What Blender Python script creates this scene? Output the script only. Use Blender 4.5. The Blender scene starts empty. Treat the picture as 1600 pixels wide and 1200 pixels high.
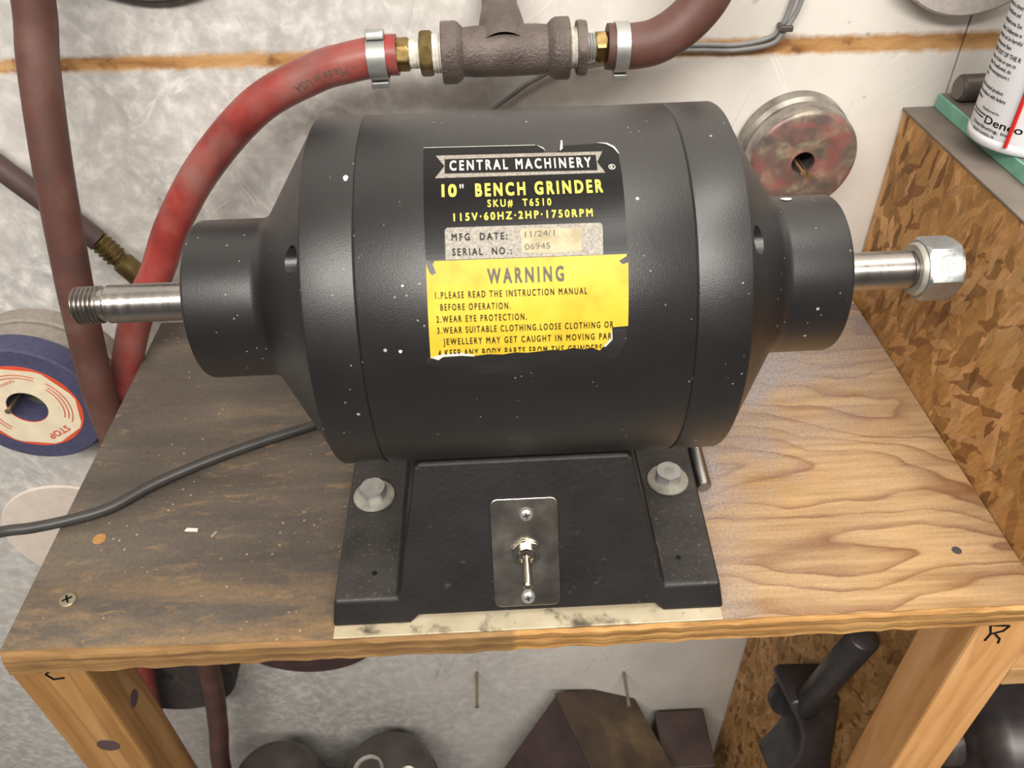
import bpy, bmesh, math, random
from mathutils import Vector, Matrix
random.seed(7)
SC = bpy.context.scene
COL = SC.collection
PI = math.pi

# ------------------------------------------------------------------ camera, world, lights
# world: X right, Y towards the wall, Z up; the bench top is Z = 0, its front edge Y = 0
CAM_POS = Vector((0, -.255, .4))
pitch, roll, yaw = (math.radians(v) for v in (40.39, -1.86, 1.157))
fwd = Vector((math.sin(yaw)*math.cos(pitch), math.cos(yaw)*math.cos(pitch), -math.sin(pitch)))
rgt = Vector((math.cos(yaw), -math.sin(yaw), 0)); upv = rgt.cross(fwd)
R_ = rgt*math.cos(roll) + upv*math.sin(roll); U_ = -rgt*math.sin(roll) + upv*math.cos(roll)
cd = bpy.data.cameras.new('camera'); cam = bpy.data.objects.new('camera', cd); COL.objects.link(cam)
cam.matrix_world = Matrix(((R_.x, U_.x, -fwd.x, CAM_POS.x), (R_.y, U_.y, -fwd.y, CAM_POS.y), (R_.z, U_.z, -fwd.z, CAM_POS.z), (0, 0, 0, 1)))
cd.sensor_width = 36; cd.lens = 36*1258.6/1600; cd.clip_start = .01
cd.dof.use_dof = True; cd.dof.focus_distance = .44; cd.dof.aperture_fstop = 22
SC.camera = cam

world = bpy.data.worlds.new('world'); SC.world = world; world.use_nodes = True
world.node_tree.nodes['Background'].inputs[0].default_value = (1, .96, .91, 1)
world.node_tree.nodes['Background'].inputs[1].default_value = .13

def area(name, loc, target, sx, sy, power, color=(1, .95, .88)):
    d = bpy.data.lights.new(name, 'AREA'); d.shape = 'RECTANGLE'; d.size = sx; d.size_y = sy; d.energy = power; d.color = color
    o = bpy.data.objects.new(name, d); COL.objects.link(o); o.location = loc
    o.rotation_euler = (Vector(target)-Vector(loc)).to_track_quat('-Z', 'Y').to_euler()
    return o
area('ceiling_tube_light', (-.1, -1.2, 1.42), (0, .1, 0), 2.4, .3, 62)
area('ceiling_tube_light', (.5, -.3, 1.55), (.4, -.2, 0), 1.25, .25, 14)
SC.view_settings.view_transform = 'Standard'; SC.view_settings.look = 'None'
SC.view_settings.gamma = 1; SC.view_settings.exposure = -.1; SC.view_settings.use_curve_mapping = False

# ------------------------------------------------------------------ material helpers
def lin(*c):
    out = []
    for v in c:
        v /= 255; out.append(v/12.92 if v <= .04045 else ((v+.055)/1.055)**2.4)
    return tuple(out)+(1,)

class M:
    """small wrapper around a node tree"""
    def __init__(s, name, rough=.5, metal=0, spec=.5):
        s.m = bpy.data.materials.new(name); s.m.use_nodes = True; s.t = s.m.node_tree; s.n = s.t.nodes
        s.b = s.n['Principled BSDF']; s.set('Roughness', rough); s.set('Metallic', metal); s.set('Specular IOR Level', spec)
        s.co = s.n.new('ShaderNodeTexCoord').outputs['Object']
    def put(s, sock, v):
        if isinstance(v, bpy.types.NodeSocket): s.t.links.new(v, sock)
        else: sock.default_value = v
    def set(s, k, v): s.put(s.b.inputs[k], v); return s
    def mp(s, scale=(1, 1, 1), loc=(0, 0, 0), rot=(0, 0, 0), vec=None):
        n = s.n.new('ShaderNodeMapping'); s.put(n.inputs['Vector'], vec or s.co)
        n.inputs['Scale'].default_value = scale; n.inputs['Location'].default_value = loc; n.inputs['Rotation'].default_value = rot
        return n.outputs[0]
    def noise(s, scale, detail=4, vec=None, rough=.55, dist=0):
        n = s.n.new('ShaderNodeTexNoise'); s.put(n.inputs['Vector'], vec or s.co)
        n.inputs['Scale'].default_value = scale; n.inputs['Detail'].default_value = detail
        n.inputs['Roughness'].default_value = rough; n.inputs['Distortion'].default_value = dist
        return n.outputs['Fac']
    def voro(s, scale, vec=None, feature='F1', out='Distance', rand=1):
        n = s.n.new('ShaderNodeTexVoronoi'); n.feature = feature; s.put(n.inputs['Vector'], vec or s.co)
        n.inputs['Scale'].default_value = scale; n.inputs['Randomness'].default_value = rand
        return n.outputs[out]
    def wave(s, scale, vec=None, dist=0, detail=2, dscale=1, axis='X', prof='SIN'):
        n = s.n.new('ShaderNodeTexWave'); n.bands_direction = axis; n.wave_profile = prof; s.put(n.inputs['Vector'], vec or s.co)
        n.inputs['Scale'].default_value = scale; n.inputs['Distortion'].default_value = dist
        n.inputs['Detail'].default_value = detail; n.inputs['Detail Scale'].default_value = dscale
        return n.outputs['Fac']
    def ramp(s, f, *stops, mode='LINEAR'):
        n = s.n.new('ShaderNodeValToRGB'); s.put(n.inputs[0], f); cr = n.color_ramp; cr.interpolation = mode
        while len(cr.elements) < len(stops): cr.elements.new(.5)
        for e, (p, c) in zip(cr.elements, stops):
            e.position = p; e.color = c if isinstance(c, tuple) else (c, c, c, 1)
        return n.outputs[0]
    def mix(s, f, a, b, mode='MIX'):
        n = s.n.new('ShaderNodeMix'); n.data_type = 'RGBA'; n.blend_type = mode
        s.put(n.inputs[0], f); s.put(n.inputs[6], a); s.put(n.inputs[7], b)
        return n.outputs[2]
    def math(s, op, a, b=0., c=None, clamp=False):
        n = s.n.new('ShaderNodeMath'); n.operation = op; n.use_clamp = clamp
        s.put(n.inputs[0], a); s.put(n.inputs[1], b)
        if c is not None: s.put(n.inputs[2], c)
        return n.outputs[0]
    def xyz(s, vec=None):
        n = s.n.new('ShaderNodeSeparateXYZ'); s.put(n.inputs[0], vec or s.co); return n.outputs
    def warp(s, amount, scale, vec=None):
        """coordinates pushed around by noise"""
        n = s.n.new('ShaderNodeTexNoise'); s.put(n.inputs['Vector'], vec or s.co); n.inputs['Scale'].default_value = scale
        a = s.n.new('ShaderNodeVectorMath'); a.operation = 'MULTIPLY_ADD'
        s.put(a.inputs[0], n.outputs['Color']); a.inputs[1].default_value = (amount,)*3; s.put(a.inputs[2], vec or s.co)
        return a.outputs[0]
    def bump(s, h, strength=.3, dist=.001):
        n = s.n.new('ShaderNodeBump'); s.put(n.inputs['Height'], h); n.inputs['Strength'].default_value = strength
        n.inputs['Distance'].default_value = dist; s.t.links.new(n.outputs[0], s.b.inputs['Normal']); return s
    def col(s, c): s.set('Base Color', c); return s

MAT = {}
def simple(name, c, rough=.5, metal=0, var=.25, scale=60, bump=0., spec=.5):
    m = M(name, rough, metal, spec); f = m.noise(scale, 5)
    d = tuple(v*(1-var) for v in c[:3])+(1,); l = tuple(min(1, v*(1+var)) for v in c[:3])+(1,)
    m.col(m.ramp(f, (.3, d), (.7, l)))
    if bump: m.bump(f, bump, .0008)
    MAT[name] = m.m; return m

# --- black powder coat of the grinder: fine orange peel, pale dust specks
m = M('black_coat', .38, 0, .9)
dust = m.ramp(m.voro(260), (.0, 1.), (.10, 1.), (.13, 0.)); keep = m.ramp(m.noise(70, 2), (.56, 0.), (.6, 1.))
big = m.ramp(m.voro(70), (.0, 1.), (.045, 1.), (.06, 0.)); keep2 = m.ramp(m.noise(23, 1), (.48, 0.), (.52, 1.))
sp = m.math('ADD', m.math('MULTIPLY', m.math('MULTIPLY', dust, keep), .55), m.math('MULTIPLY', big, keep2), clamp=True)
base = m.ramp(m.noise(18, 5), (.3, lin(21, 20, 21)), (.75, lin(31, 29, 30)))
m.col(m.mix(m.math('MULTIPLY', sp, .75), base, lin(200, 196, 188)))
m.set('Roughness', m.ramp(m.noise(30, 4), (.3, .35), (.7, .42)))
m.bump(m.noise(1900, 2), .3, .0003); MAT['black_coat'] = m.m
# --- greasy casting of the base
m = M('black_casting', .48); f = m.noise(35, 6); g = m.ramp(m.noise(160, 3), (.66, 0.), (.74, 1.))
m.col(m.mix(m.math('MULTIPLY', g, .25), m.ramp(f, (.3, lin(24, 22, 23)), (.7, lin(36, 33, 33))), lin(110, 92, 78)))
m.bump(m.noise(300, 4), .35, .0006); MAT['black_casting'] = m.m
# dusty flange tops share the casting paint with more dust on it
m = M('dusty_casting', .55); f = m.noise(50, 6)
dust = m.ramp(m.noise(420, 2), (.6, 0.), (.75, 1.))
m.col(m.mix(m.math('MULTIPLY', dust, .3), m.ramp(f, (.3, lin(42, 40, 39)), (.7, lin(62, 59, 56))), lin(150, 140, 128)))
m.bump(m.noise(300, 4), .3, .0006); MAT['dusty_casting'] = m.m

# --- wall paint, scuffed, with a bare strip of wood where a batten used to be
m = M('wall_paint', .5, 0, .4)
x, y, z = m.xyz()
wp = m.warp(.05, 9)
cloud = m.noise(7, 6, m.warp(.03, 12), .6); fine = m.noise(85, 5, m.warp(.03, 22), .6)
c = m.ramp(cloud, (.3, lin(208, 203, 196)), (.5, lin(219, 214, 207)), (.72, lin(227, 223, 216)))
# greyer, smeared to the left; cleaner cream to the right
side = m.math('MULTIPLY_ADD', x, -3.2, .45, clamp=True)
grey = m.ramp(fine, (.34, lin(164, 162, 160)), (.5, lin(188, 186, 183)), (.68, lin(226, 224, 220)))
c = m.mix(m.math('MULTIPLY', side, m.ramp(m.noise(5, 3), (.3, .35), (.65, .9))), c, grey)
# scratches, pale and dark
def scratches(rot, sc, lo, w):
    v = m.mp((1, 1, .07), vec=m.mp(rot=(0, rot, 0), vec=m.warp(.012, 20)))
    return m.ramp(m.noise(sc, 2, v), (lo-w, 0.), (lo, 1.), (lo+w, 0.))
s1 = m.math('MULTIPLY', scratches(.5, 48, .64, .012), m.ramp(m.noise(9, 2), (.5, 0.), (.6, 1.)))
s2 = m.math('MULTIPLY', scratches(-.9, 56, .63, .012), m.ramp(m.noise(11, 2, m.mp(loc=(3, 1, 2))), (.5, 0.), (.6, 1.)))
d1 = m.math('MULTIPLY', scratches(-.35, 60, .66, .008), m.ramp(m.noise(10, 2, m.mp(loc=(7, 4, 5))), (.52, 0.), (.62, 1.)))
pits = m.math('MULTIPLY', m.ramp(m.voro(46, wp), (.05, 1.), (.1, 0.)), m.ramp(m.noise(14, 2, m.mp(loc=(1, 8, 2))), (.55, 0.), (.62, 1.)))
c = m.mix(m.math('MULTIPLY', s1, .6), c, lin(240, 237, 231)); c = m.mix(m.math('MULTIPLY', s2, .6), c, lin(242, 239, 234))
c = m.mix(m.math('MULTIPLY', d1, .55), c, lin(120, 112, 104)); c = m.mix(m.math('MULTIPLY', pits, .5), c, lin(128, 122, 116))
# the bare strip
zz = m.math('ADD', z, m.math('MULTIPLY', x, .012))
dz = m.math('ABSOLUTE', m.math('SUBTRACT', zz, .2135))
dz = m.math('ADD', dz, m.math('MULTIPLY', m.math('SUBTRACT', m.noise(120, 4), .5), .006))
half = m.math('MULTIPLY_ADD', x, .002, .0074)
strip = m.ramp(m.math('SUBTRACT', half, dz), (0, 0.), (.0011, 1.))
wood = m.ramp(m.noise(16, 5, m.mp((1, 1, 5), vec=m.warp(.02, 25))), (.3, lin(146, 104, 62)), (.5, lin(186, 142, 92)), (.7, lin(212, 176, 128)))
wood = m.mix(m.ramp(m.noise(55, 4), (.58, 0.), (.7, .8)), wood, lin(112, 70, 40))
c = m.mix(strip, c, wood)
m.col(c).set('Roughness', m.ramp(fine, (.3, .38), (.7, .6)))
m.bump(m.math('SUBTRACT', m.math('ADD', m.math('MULTIPLY', fine, .5), m.math('MULTIPLY', s1, .3)), m.math('ADD', m.math('MULTIPLY', pits, .5), m.math('MULTIPLY', strip, .6))), .3, .001)
MAT['wall_paint'] = m.m
m = simple('concrete', lin(128, 126, 122), .75, 0, .25, 14, .3)

# --- plywood top: oily dark on the left half, dusty pale veneer on the right half
m = M('plywood_top', .55, 0, .35)
x, y, z = m.xyz()
g = m.noise(3.2, 3, m.mp((1., 2.8, 1), loc=(2.9, .45, 0), vec=m.warp(.012, 26, m.warp(.03, 7))), .42)
rings = m.math('FRACT', m.math('MULTIPLY', g, 17))
line = m.ramp(rings, (.0, .1), (.08, 0.), (.6, .1), (.86, .65), (.94, .95), (1., .1))
fib = m.noise(150, 5, m.mp((.06, 1, 1)), .6)
pale = m.ramp(fib, (.3, lin(158, 126, 86)), (.5, lin(190, 156, 110)), (.72, lin(212, 180, 134)))
pale = m.mix(m.ramp(m.noise(9, 4, m.mp(loc=(5, 2, 0))), (.4, 0.), (.7, .5)), pale, lin(176, 132, 84))
pale = m.mix(m.math('MULTIPLY', line, m.ramp(m.noise(18, 3), (.3, .35), (.6, 1.))), pale, lin(128, 80, 42))
dustn = m.noise(13, 6, m.warp(.03, 16, m.mp(loc=(1.7, 3.1, 0))), .62)
behind = m.ramp(m.math('ADD', y, m.math('MULTIPLY', m.math('SUBTRACT', x, .12), -.9)), (.02, 0.), (.15, 1.))
nearbase = m.ramp(x, (.12, 0.), (.124, .55), (.15, 0.))
dmask = m.math('MULTIPLY', m.ramp(dustn, (.34, 0.), (.56, .9)), m.math('ADD', .16, m.math('ADD', behind, nearbase), clamp=True), clamp=True)
grit = m.noise(520, 3)
pale = m.mix(dmask, pale, m.ramp(grit, (.3, lin(138, 132, 132)), (.7, lin(176, 169, 170))))
pale = m.mix(.22, pale, m.ramp(grit, (.3, lin(90, 88, 86)), (.7, lin(166, 164, 160))), 'OVERLAY')
streak = m.noise(34, 6, m.mp((.12, 1, 1), vec=m.warp(.008, 30)), .62)
blot = m.noise(9, 5, m.warp(.02, 20), .6)
dark = m.ramp(streak, (.3, lin(80, 73, 67)), (.5, lin(100, 92, 84)), (.62, lin(114, 104, 93)), (.75, lin(146, 126, 100)))
dark = m.mix(m.ramp(blot, (.42, 0.), (.7, .7)), dark, lin(86, 80, 76))
# rubbed through to the wood near the front edge and in patches
front = m.ramp(y, (.0, .85), (.022, .55), (.06, .05), (.3, 0.))
rub = m.math('MULTIPLY', m.ramp(m.noise(40, 6, m.mp((.2, 1, 1), loc=(4, 2, 1), vec=m.warp(.01, 40)), .65), (.42, 0.), (.62, 1.)), m.math('ADD', front, m.ramp(m.noise(15, 3, m.mp(loc=(8, 1, 3))), (.6, 0.), (.75, .3)), clamp=True), clamp=True)
dark = m.mix(rub, dark, lin(172, 140, 98))
sc_ = m.math('MULTIPLY', m.ramp(m.noise(130, 5, m.mp((.35, 1, 1), vec=m.warp(.006, 60)), .7), (.55, 0.), (.68, .8)), m.ramp(m.noise(11, 3, m.mp(loc=(2, 7, 1))), (.42, 0.), (.62, 1.)))
dark = m.mix(sc_, dark, lin(160, 132, 96))
dark = m.mix(.35, dark, m.ramp(m.noise(420, 4), (.3, lin(84, 82, 80)), (.7, lin(172, 168, 162))), 'OVERLAY')
specks = m.math('MULTIPLY', m.ramp(m.voro(150), (.08, 1.), (.14, 0.)), m.ramp(m.noise(20, 2), (.5, 0.), (.58, .9)))
dark = m.mix(specks, dark, lin(176, 150, 116))
half = m.ramp(m.math('ADD', x, m.math('MULTIPLY', m.math('SUBTRACT', m.noise(12, 4), .5), .09)), (.03, 0.), (.085, 1.))
m.col(m.mix(half, dark, pale)); m.set('Roughness', m.mix(half, (.42, .42, .42, 1), (.62, .62, .62, 1)))
m.bump(m.math('ADD', m.math('MULTIPLY', fib, .5), m.math('MULTIPLY', streak, .5)), .35, .0008)
MAT['plywood_top'] = m.m
# --- plywood edge: plies
m = M('plywood_edge', .7, 0, .25); x, y, z = m.xyz()
zn = m.math('ADD', z, m.math('MULTIPLY', m.math('SUBTRACT', m.noise(26, 4, m.mp((1, 1, .4))), .5), .004))
ply = m.math('PINGPONG', m.math('MULTIPLY', zn, 1/.0037), 1)
fib = m.noise(190, 5, m.mp((.09, .09, 1)), .65)
c = m.ramp(fib, (.3, lin(150, 106, 58)), (.55, lin(196, 150, 92)), (.75, lin(222, 182, 124)))
c = m.mix(m.ramp(ply, (.06, .7), (.2, 0.)), c, lin(120, 82, 46))
c = m.mix(m.ramp(m.noise(28, 5, m.mp((.5, 1, 1.6))), (.56, 0.), (.68, .7)), c, lin(112, 80, 48))
c = m.mix(m.ramp(x, (-.29, .75), (-.22, .35), (-.1, 0.)), c, m.mix(fib, lin(70, 55, 42), lin(160, 124, 80)))
m.col(c).bump(m.math('ADD', fib, m.math('MULTIPLY', ply, .5)), .7, .0012); MAT['plywood_edge'] = m.m

# --- pine studs
def pine(name, a, b, c_, axis=(1, 1, .07), sc=60):
    m = M(name, .6, 0, .3); f = m.noise(sc, 5, m.mp(axis, vec=m.warp(.006, 20)), .5)
    ring = m.math('FRACT', m.math('MULTIPLY', m.noise(9, 2, m.mp(axis)), 9))
    c = m.ramp(f, (.3, a), (.5, b), (.72, c_)); c = m.mix(m.ramp(ring, (.8, 0.), (.97, .5), (1, 0.)), c, a)
    m.col(c).bump(f, .35, .0008); MAT[name] = m.m
pine('pine_old', lin(124, 86, 48), lin(164, 120, 70), lin(188, 146, 96))
pine('pine_new', lin(190, 132, 76), lin(222, 164, 104), lin(236, 186, 130))
pine('pine_shelf', lin(150, 112, 68), lin(190, 148, 98), lin(210, 172, 122), (.07, 1, 1))

# --- strand board: random flakes
m = M('strand_board', .62, 0, .3)
def flakes(rot, sc, stretch, off):
    v = m.mp((1, stretch, 1), vec=m.mp(rot=(rot, 0, 0), loc=off, vec=m.warp(.006, 70)))
    return m.voro(sc, v, out='Color')
f1 = flakes(1.2, 85, .28, (0, 0, 0)); f2 = flakes(1.9, 100, .25, (2, 5, 1)); f3 = flakes(.6, 130, .28, (4, 1, 7)); f4 = flakes(1.45, 180, .3, (1, 9, 3))
k1 = m.xyz(f1)[0]; k2 = m.xyz(f2)[1]; k3 = m.xyz(f3)[0]; k4 = m.xyz(f4)[0]
pal = ((.0, lin(156, 118, 74)), (.2, lin(180, 140, 88)), (.5, lin(196, 155, 100)), (.8, lin(206, 166, 112)), (1., lin(220, 186, 138)))
c = m.mix(m.ramp(m.noise(34, 2), (.48, 0.), (.52, 1.)), m.ramp(k1, *pal), m.ramp(k2, *pal))
c = m.mix(m.ramp(k3, (.8, 0.), (.82, .85)), c, m.ramp(k3, (.82, lin(132, 94, 58)), (.9, lin(156, 114, 70)), (.91, lin(196, 160, 112)), (1, lin(206, 172, 126))))
c = m.mix(m.ramp(k4, (.86, 0.), (.88, .85)), c, m.ramp(k4, (.88, lin(208, 178, 134)), (.95, lin(188, 152, 104)), (.96, lin(124, 86, 52))))
fibv = m.noise(340, 5, m.mp((1, .15, 1), vec=m.mp(rot=(1.1, 0, 0), vec=m.warp(.004, 50))), .65)
c = m.mix(.45, c, m.ramp(fibv, (.3, lin(100, 82, 60)), (.7, lin(206, 184, 150))), 'OVERLAY')
c = m.mix(m.ramp(m.noise(85, 6, m.mp((1, .35, 1), vec=m.mp(rot=(1.3, 0, 0), vec=m.warp(.01, 40))), .68), (.6, 0.), (.68, .6)), c, lin(112, 76, 46))
saw = m.wave(120, m.mp(rot=(-.25, 0, 0), vec=m.warp(.006, 15)), 1.5, 3, 3, 'Z')
patch = m.ramp(m.noise(13, 2), (.48, 0.), (.6, 1.))
c = m.mix(m.math('MULTIPLY', m.ramp(saw, (.3, .22), (.7, 0.)), patch), c, lin(120, 80, 42))
m.col(c).bump(m.math('ADD', m.math('MULTIPLY', k1, .5), m.math('ADD', m.math('MULTIPLY', fibv, .7), m.math('MULTIPLY', m.math('MULTIPLY', saw, patch), .1))), .8, .0014)
MAT['strand_board'] = m.m

# --- metals and the rest
m = M('turned_steel', .24, 1); f = m.noise(220, 3, m.mp((1, .05, .05)))
m.col(m.ramp(m.noise(30, 4), (.3, lin(150, 145, 140)), (.7, lin(186, 181, 176)))).set('Roughness', m.ramp(f, (.3, .2), (.7, .36))).bump(f, .08, .0003); MAT['turned_steel'] = m.m
simple('zinc', lin(186, 187, 184), .36, .7, .14, 90, .12)
simple('zinc_dull', lin(178, 174, 164), .46, .55, .2, 140, .3)
simple('nut_zinc', lin(168, 170, 170), .4, .85, .1, 300, .15)
m = M('brushed_aluminium', .34, 1); f = m.noise(30, 5, m.warp(.03, 12))
m.col(m.ramp(f, (.3, lin(150, 142, 132)), (.7, lin(184, 178, 170)))).set('Roughness', m.ramp(m.noise(60, 4), (.3, .26), (.7, .42))).bump(m.noise(500, 2, m.mp((1, .1, .1))), .06, .0003); MAT['brushed_aluminium'] = m.m
simple('nickel', lin(206, 198, 184), .18, 1, .1, 80)
simple('brass', lin(158, 134, 88), .36, 1, .35, 120, .3)
simple('dirty_brass', lin(120, 104, 66), .45, .9, .4, 120, .3)
simple('thread_tape', lin(222, 216, 206), .55, .1, .25, 240, .5)
m = M('cast_iron', .55, .35); f = m.noise(600, 4)
m.col(m.ramp(m.noise(40, 5), (.3, lin(84, 74, 70)), (.7, lin(122, 110, 104)))).bump(f, .7, .0012); MAT['cast_iron'] = m.m
simple('dark_iron', lin(92, 85, 82), .42, .4, .3, 30, .25)
simple('black_iron', lin(76, 72, 72), .38, .5, .3, 40, .3)
m = M('red_rubber', .42); f = m.noise(26, 6, m.warp(.03, 18)); d = m.noise(420, 3)
c = m.ramp(f, (.32, lin(112, 46, 42)), (.5, lin(150, 56, 50)), (.68, lin(164, 80, 72)))
m.col(m.mix(m.ramp(m.noise(16, 4, m.mp(loc=(3, 3, 1))), (.45, 0.), (.68, .65)), c, lin(138, 112, 104))).bump(d, .15, .0004); MAT['red_rubber'] = m.m
m = M('brown_rubber', .55); f = m.noise(22, 6, m.warp(.03, 14)); d = m.noise(420, 3)
m.col(m.ramp(f, (.32, lin(74, 58, 52)), (.5, lin(94, 60, 53)), (.7, lin(108, 82, 74)))).bump(d, .2, .0005); MAT['brown_rubber'] = m.m
simple('dark_rubber', lin(78, 60, 58), .55, 0, .25, 40, .2)
simple('black_rubber', lin(58, 56, 54), .42, 0, .2, 60, .15)
simple('grey_cable', lin(128, 128, 128), .5, 0, .2, 60)
simple('label_black', lin(16, 15, 17), .3, 0, .15, 200, 0, .35)
m = M('label_yellow', .45, 0, .3); f = m.noise(55, 6); m.col(m.ramp(f, (.28, lin(182, 150, 40)), (.5, lin(208, 178, 52)), (.7, lin(214, 188, 68)))).bump(m.noise(120, 3), .12, .0004); MAT['label_yellow'] = m.m
m = M('label_silver', .5, .1, .3); m.col(m.ramp(m.noise(900, 3), (.3, lin(124, 119, 110)), (.7, lin(168, 162, 152)))).bump(m.noise(700, 2), .1, .0003); MAT['label_silver'] = m.m
m = M('label_paper', .6); m.col(m.ramp(m.noise(160, 4), (.35, lin(158, 146, 112)), (.6, lin(180, 168, 138)))); MAT['label_paper'] = m.m
m = M('torn_adhesive', .55); f = m.noise(55, 6, m.mp((.25, 1, 1), vec=m.warp(.006, 60)), .7); m.col(m.ramp(f, (.42, lin(24, 23, 23)), (.64, lin(40, 38, 37)), (.72, lin(110, 106, 98)))).bump(f, .4, .0006); MAT['torn_adhesive'] = m.m
simple('torn_paper', lin(206, 202, 194), .7, 0, .1, 200)
for n, c in (('ink_white', lin(214, 210, 200)), ('ink_yellow', lin(246, 228, 96)), ('ink_black', lin(24, 22, 20)), ('ink_grey', lin(96, 92, 84)), ('ink_red', lin(206, 92, 66))):
    simple(n, c, .5, 0, .06, 200, 0, .2)
simple('can_white', lin(232, 234, 238), .3, 0, .03, 20)
simple('straw_red', lin(206, 44, 40), .35, 0, .1, 40)
simple('teal_edge', lin(122, 182, 160), .6, 0, .2, 60, .3)
simple('dusty_board', lin(118, 108, 100), .75, 0, .14, 40, .2)
m = M('shim_metal', .45, .2); m.col(m.mix(m.ramp(m.noise(60, 6, m.warp(.01, 60)), (.52, 0.), (.64, .85)), m.ramp(m.noise(40, 4), (.3, lin(188, 174, 144)), (.7, lin(214, 202, 174))), lin(70, 64, 58))).bump(m.noise(90, 4), .2, .0006); MAT['shim_metal'] = m.m
simple('wheel_blue', lin(70, 70, 98), .8, 0, .18, 260, .5)
simple('wheel_grey', lin(142, 134, 126), .8, 0, .16, 260, .5)
simple('wheel_cream', lin(226, 212, 200), .8, 0, .06, 120, .15)
simple('wheel_pale', lin(176, 170, 164), .8, 0, .12, 260, .4)
simple('wheel_dark', lin(70, 64, 62), .75, 0, .2, 100, .3)
simple('wheel_maroon', lin(74, 54, 54), .7, 0, .2, 60, .2)
simple('label_cream', lin(230, 216, 188), .6, 0, .08, 90)
simple('label_orange', lin(216, 84, 52), .55, 0, .12, 60)
m = M('painted_wheel', .4, .3); f = m.noise(60, 5, m.warp(.03, 35)); f2 = m.noise(38, 5, m.mp(loc=(3, 1, 2), vec=m.warp(.02, 50)))
c = m.ramp(f, (.3, lin(84, 78, 76)), (.5, lin(122, 108, 100)), (.7, lin(172, 162, 136)))
m.col(m.mix(m.ramp(f2, (.5, 0.), (.62, .75)), c, lin(158, 96, 94))).bump(f, .3, .001); MAT['painted_wheel'] = m.m
m = M('wheel_rim', .4, .5); m.col(m.ramp(m.noise(60, 5), (.3, lin(110, 104, 98)), (.7, lin(176, 168, 158)))); MAT['wheel_rim'] = m.m
simple('nail_brass', lin(188, 166, 128), .35, .9, .2, 100)
simple('nail_dull', lin(150, 140, 118), .4, .6, .2, 100)
m = M('greasy_board', .6); m.col(m.ramp(m.noise(16, 5, m.warp(.05, 10)), (.35, lin(64, 52, 46)), (.55, lin(86, 70, 56)), (.72, lin(112, 96, 70)))).bump(m.noise(60, 4), .2, .001); MAT['greasy_board'] = m.m
m = M('maroon_board', .55); m.col(m.ramp(m.noise(20, 5), (.35, lin(66, 52, 50)), (.7, lin(84, 68, 64)))).bump(m.noise(60, 4), .1, .001); MAT['maroon_board'] = m.m
simple('paint_white', lin(236, 232, 226), .5, 0, .04, 50)

# ------------------------------------------------------------------ mesh helpers
def finish(o, smooth=None):
    me = o.data
    if smooth is not None:
        me.shade_smooth() if smooth >= 180 else me.shade_smooth()
        if smooth < 180:
            try: me.set_sharp_from_angle(angle=math.radians(smooth))
            except Exception: pass
    return o

def obj(name, bm, mat, parent=None, smooth=None, bevel=0, seg=2):
    """link a bmesh (world coordinates) as one mesh object"""
    if isinstance(bm, bpy.types.Mesh): me = bm; me.name = name
    else:
        bmesh.ops.recalc_face_normals(bm, faces=bm.faces)
        me = bpy.data.meshes.new(name); bm.to_mesh(me); bm.free()
    for k in ([mat] if isinstance(mat, str) else mat): me.materials.append(MAT[k])
    o = bpy.data.objects.new(name, me); COL.objects.link(o)
    if parent is not None:
        o.parent = parent
        if parent.type == 'EMPTY': o.matrix_parent_inverse = Matrix.Translation(-parent.location)
        else: o.matrix_parent_inverse = Matrix.Translation(-parent.location) if parent.parent is None else Matrix.Identity(4)
    finish(o, smooth)
    if bevel:
        b = o.modifiers.new('bevel', 'BEVEL'); b.width = bevel; b.segments = seg; b.limit_method = 'ANGLE'; b.angle_limit = math.radians(40)
        b.harden_normals = False
    return o

def tag(o, label, cat, group=None):
    o['label'] = label; o['category'] = cat
    if group: o['group'] = group
    return o
def thing(name, loc, label, cat, group=None):
    o = bpy.data.objects.new(name, None); COL.objects.link(o); o.location = loc; o.empty_display_size = .02
    return tag(o, label, cat, group)
def structure(o): o['kind'] = 'structure'; return o

def box(x0, x1, y0, y1, z0, z1, bm=None):
    bm = bm or bmesh.new()
    v = [bm.verts.new((x, y, z)) for z in (z0, z1) for y in (y0, y1) for x in (x0, x1)]
    for f in ((0, 2, 3, 1), (4, 5, 7, 6), (0, 1, 5, 4), (2, 6, 7, 3), (0, 4, 6, 2), (1, 3, 7, 5)): bm.faces.new([v[i] for i in f])
    return bm
def hexa(pts, bm=None):
    """8 points: bottom 4 in a ring, top 4 in a ring"""
    bm = bm or bmesh.new(); v = [bm.verts.new(p) for p in pts]
    for f in ((3, 2, 1, 0), (4, 5, 6, 7), (0, 1, 5, 4), (1, 2, 6, 5), (2, 3, 7, 6), (3, 0, 4, 7)): bm.faces.new([v[i] for i in f])
    return bm
def prism(poly, fn, a, b, bm=None):
    """extrude the 2-D polygon between a and b; fn(u, v, w) gives the world point"""
    bm = bm or bmesh.new()
    A = [bm.verts.new(fn(u, v, a)) for u, v in poly]; B = [bm.verts.new(fn(u, v, b)) for u, v in poly]
    n = len(poly)
    bm.faces.new(A); bm.faces.new(B[::-1])
    for i in range(n): bm.faces.new((A[i], A[(i+1) % n], B[(i+1) % n], B[i]))
    return bm
def frame(d):
    d = Vector(d).normalized(); r = Vector((0, 0, 1)) if abs(d.z) < .9 else Vector((1, 0, 0))
    u = d.cross(r).normalized(); return d, u, u.cross(d).normalized()
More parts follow.
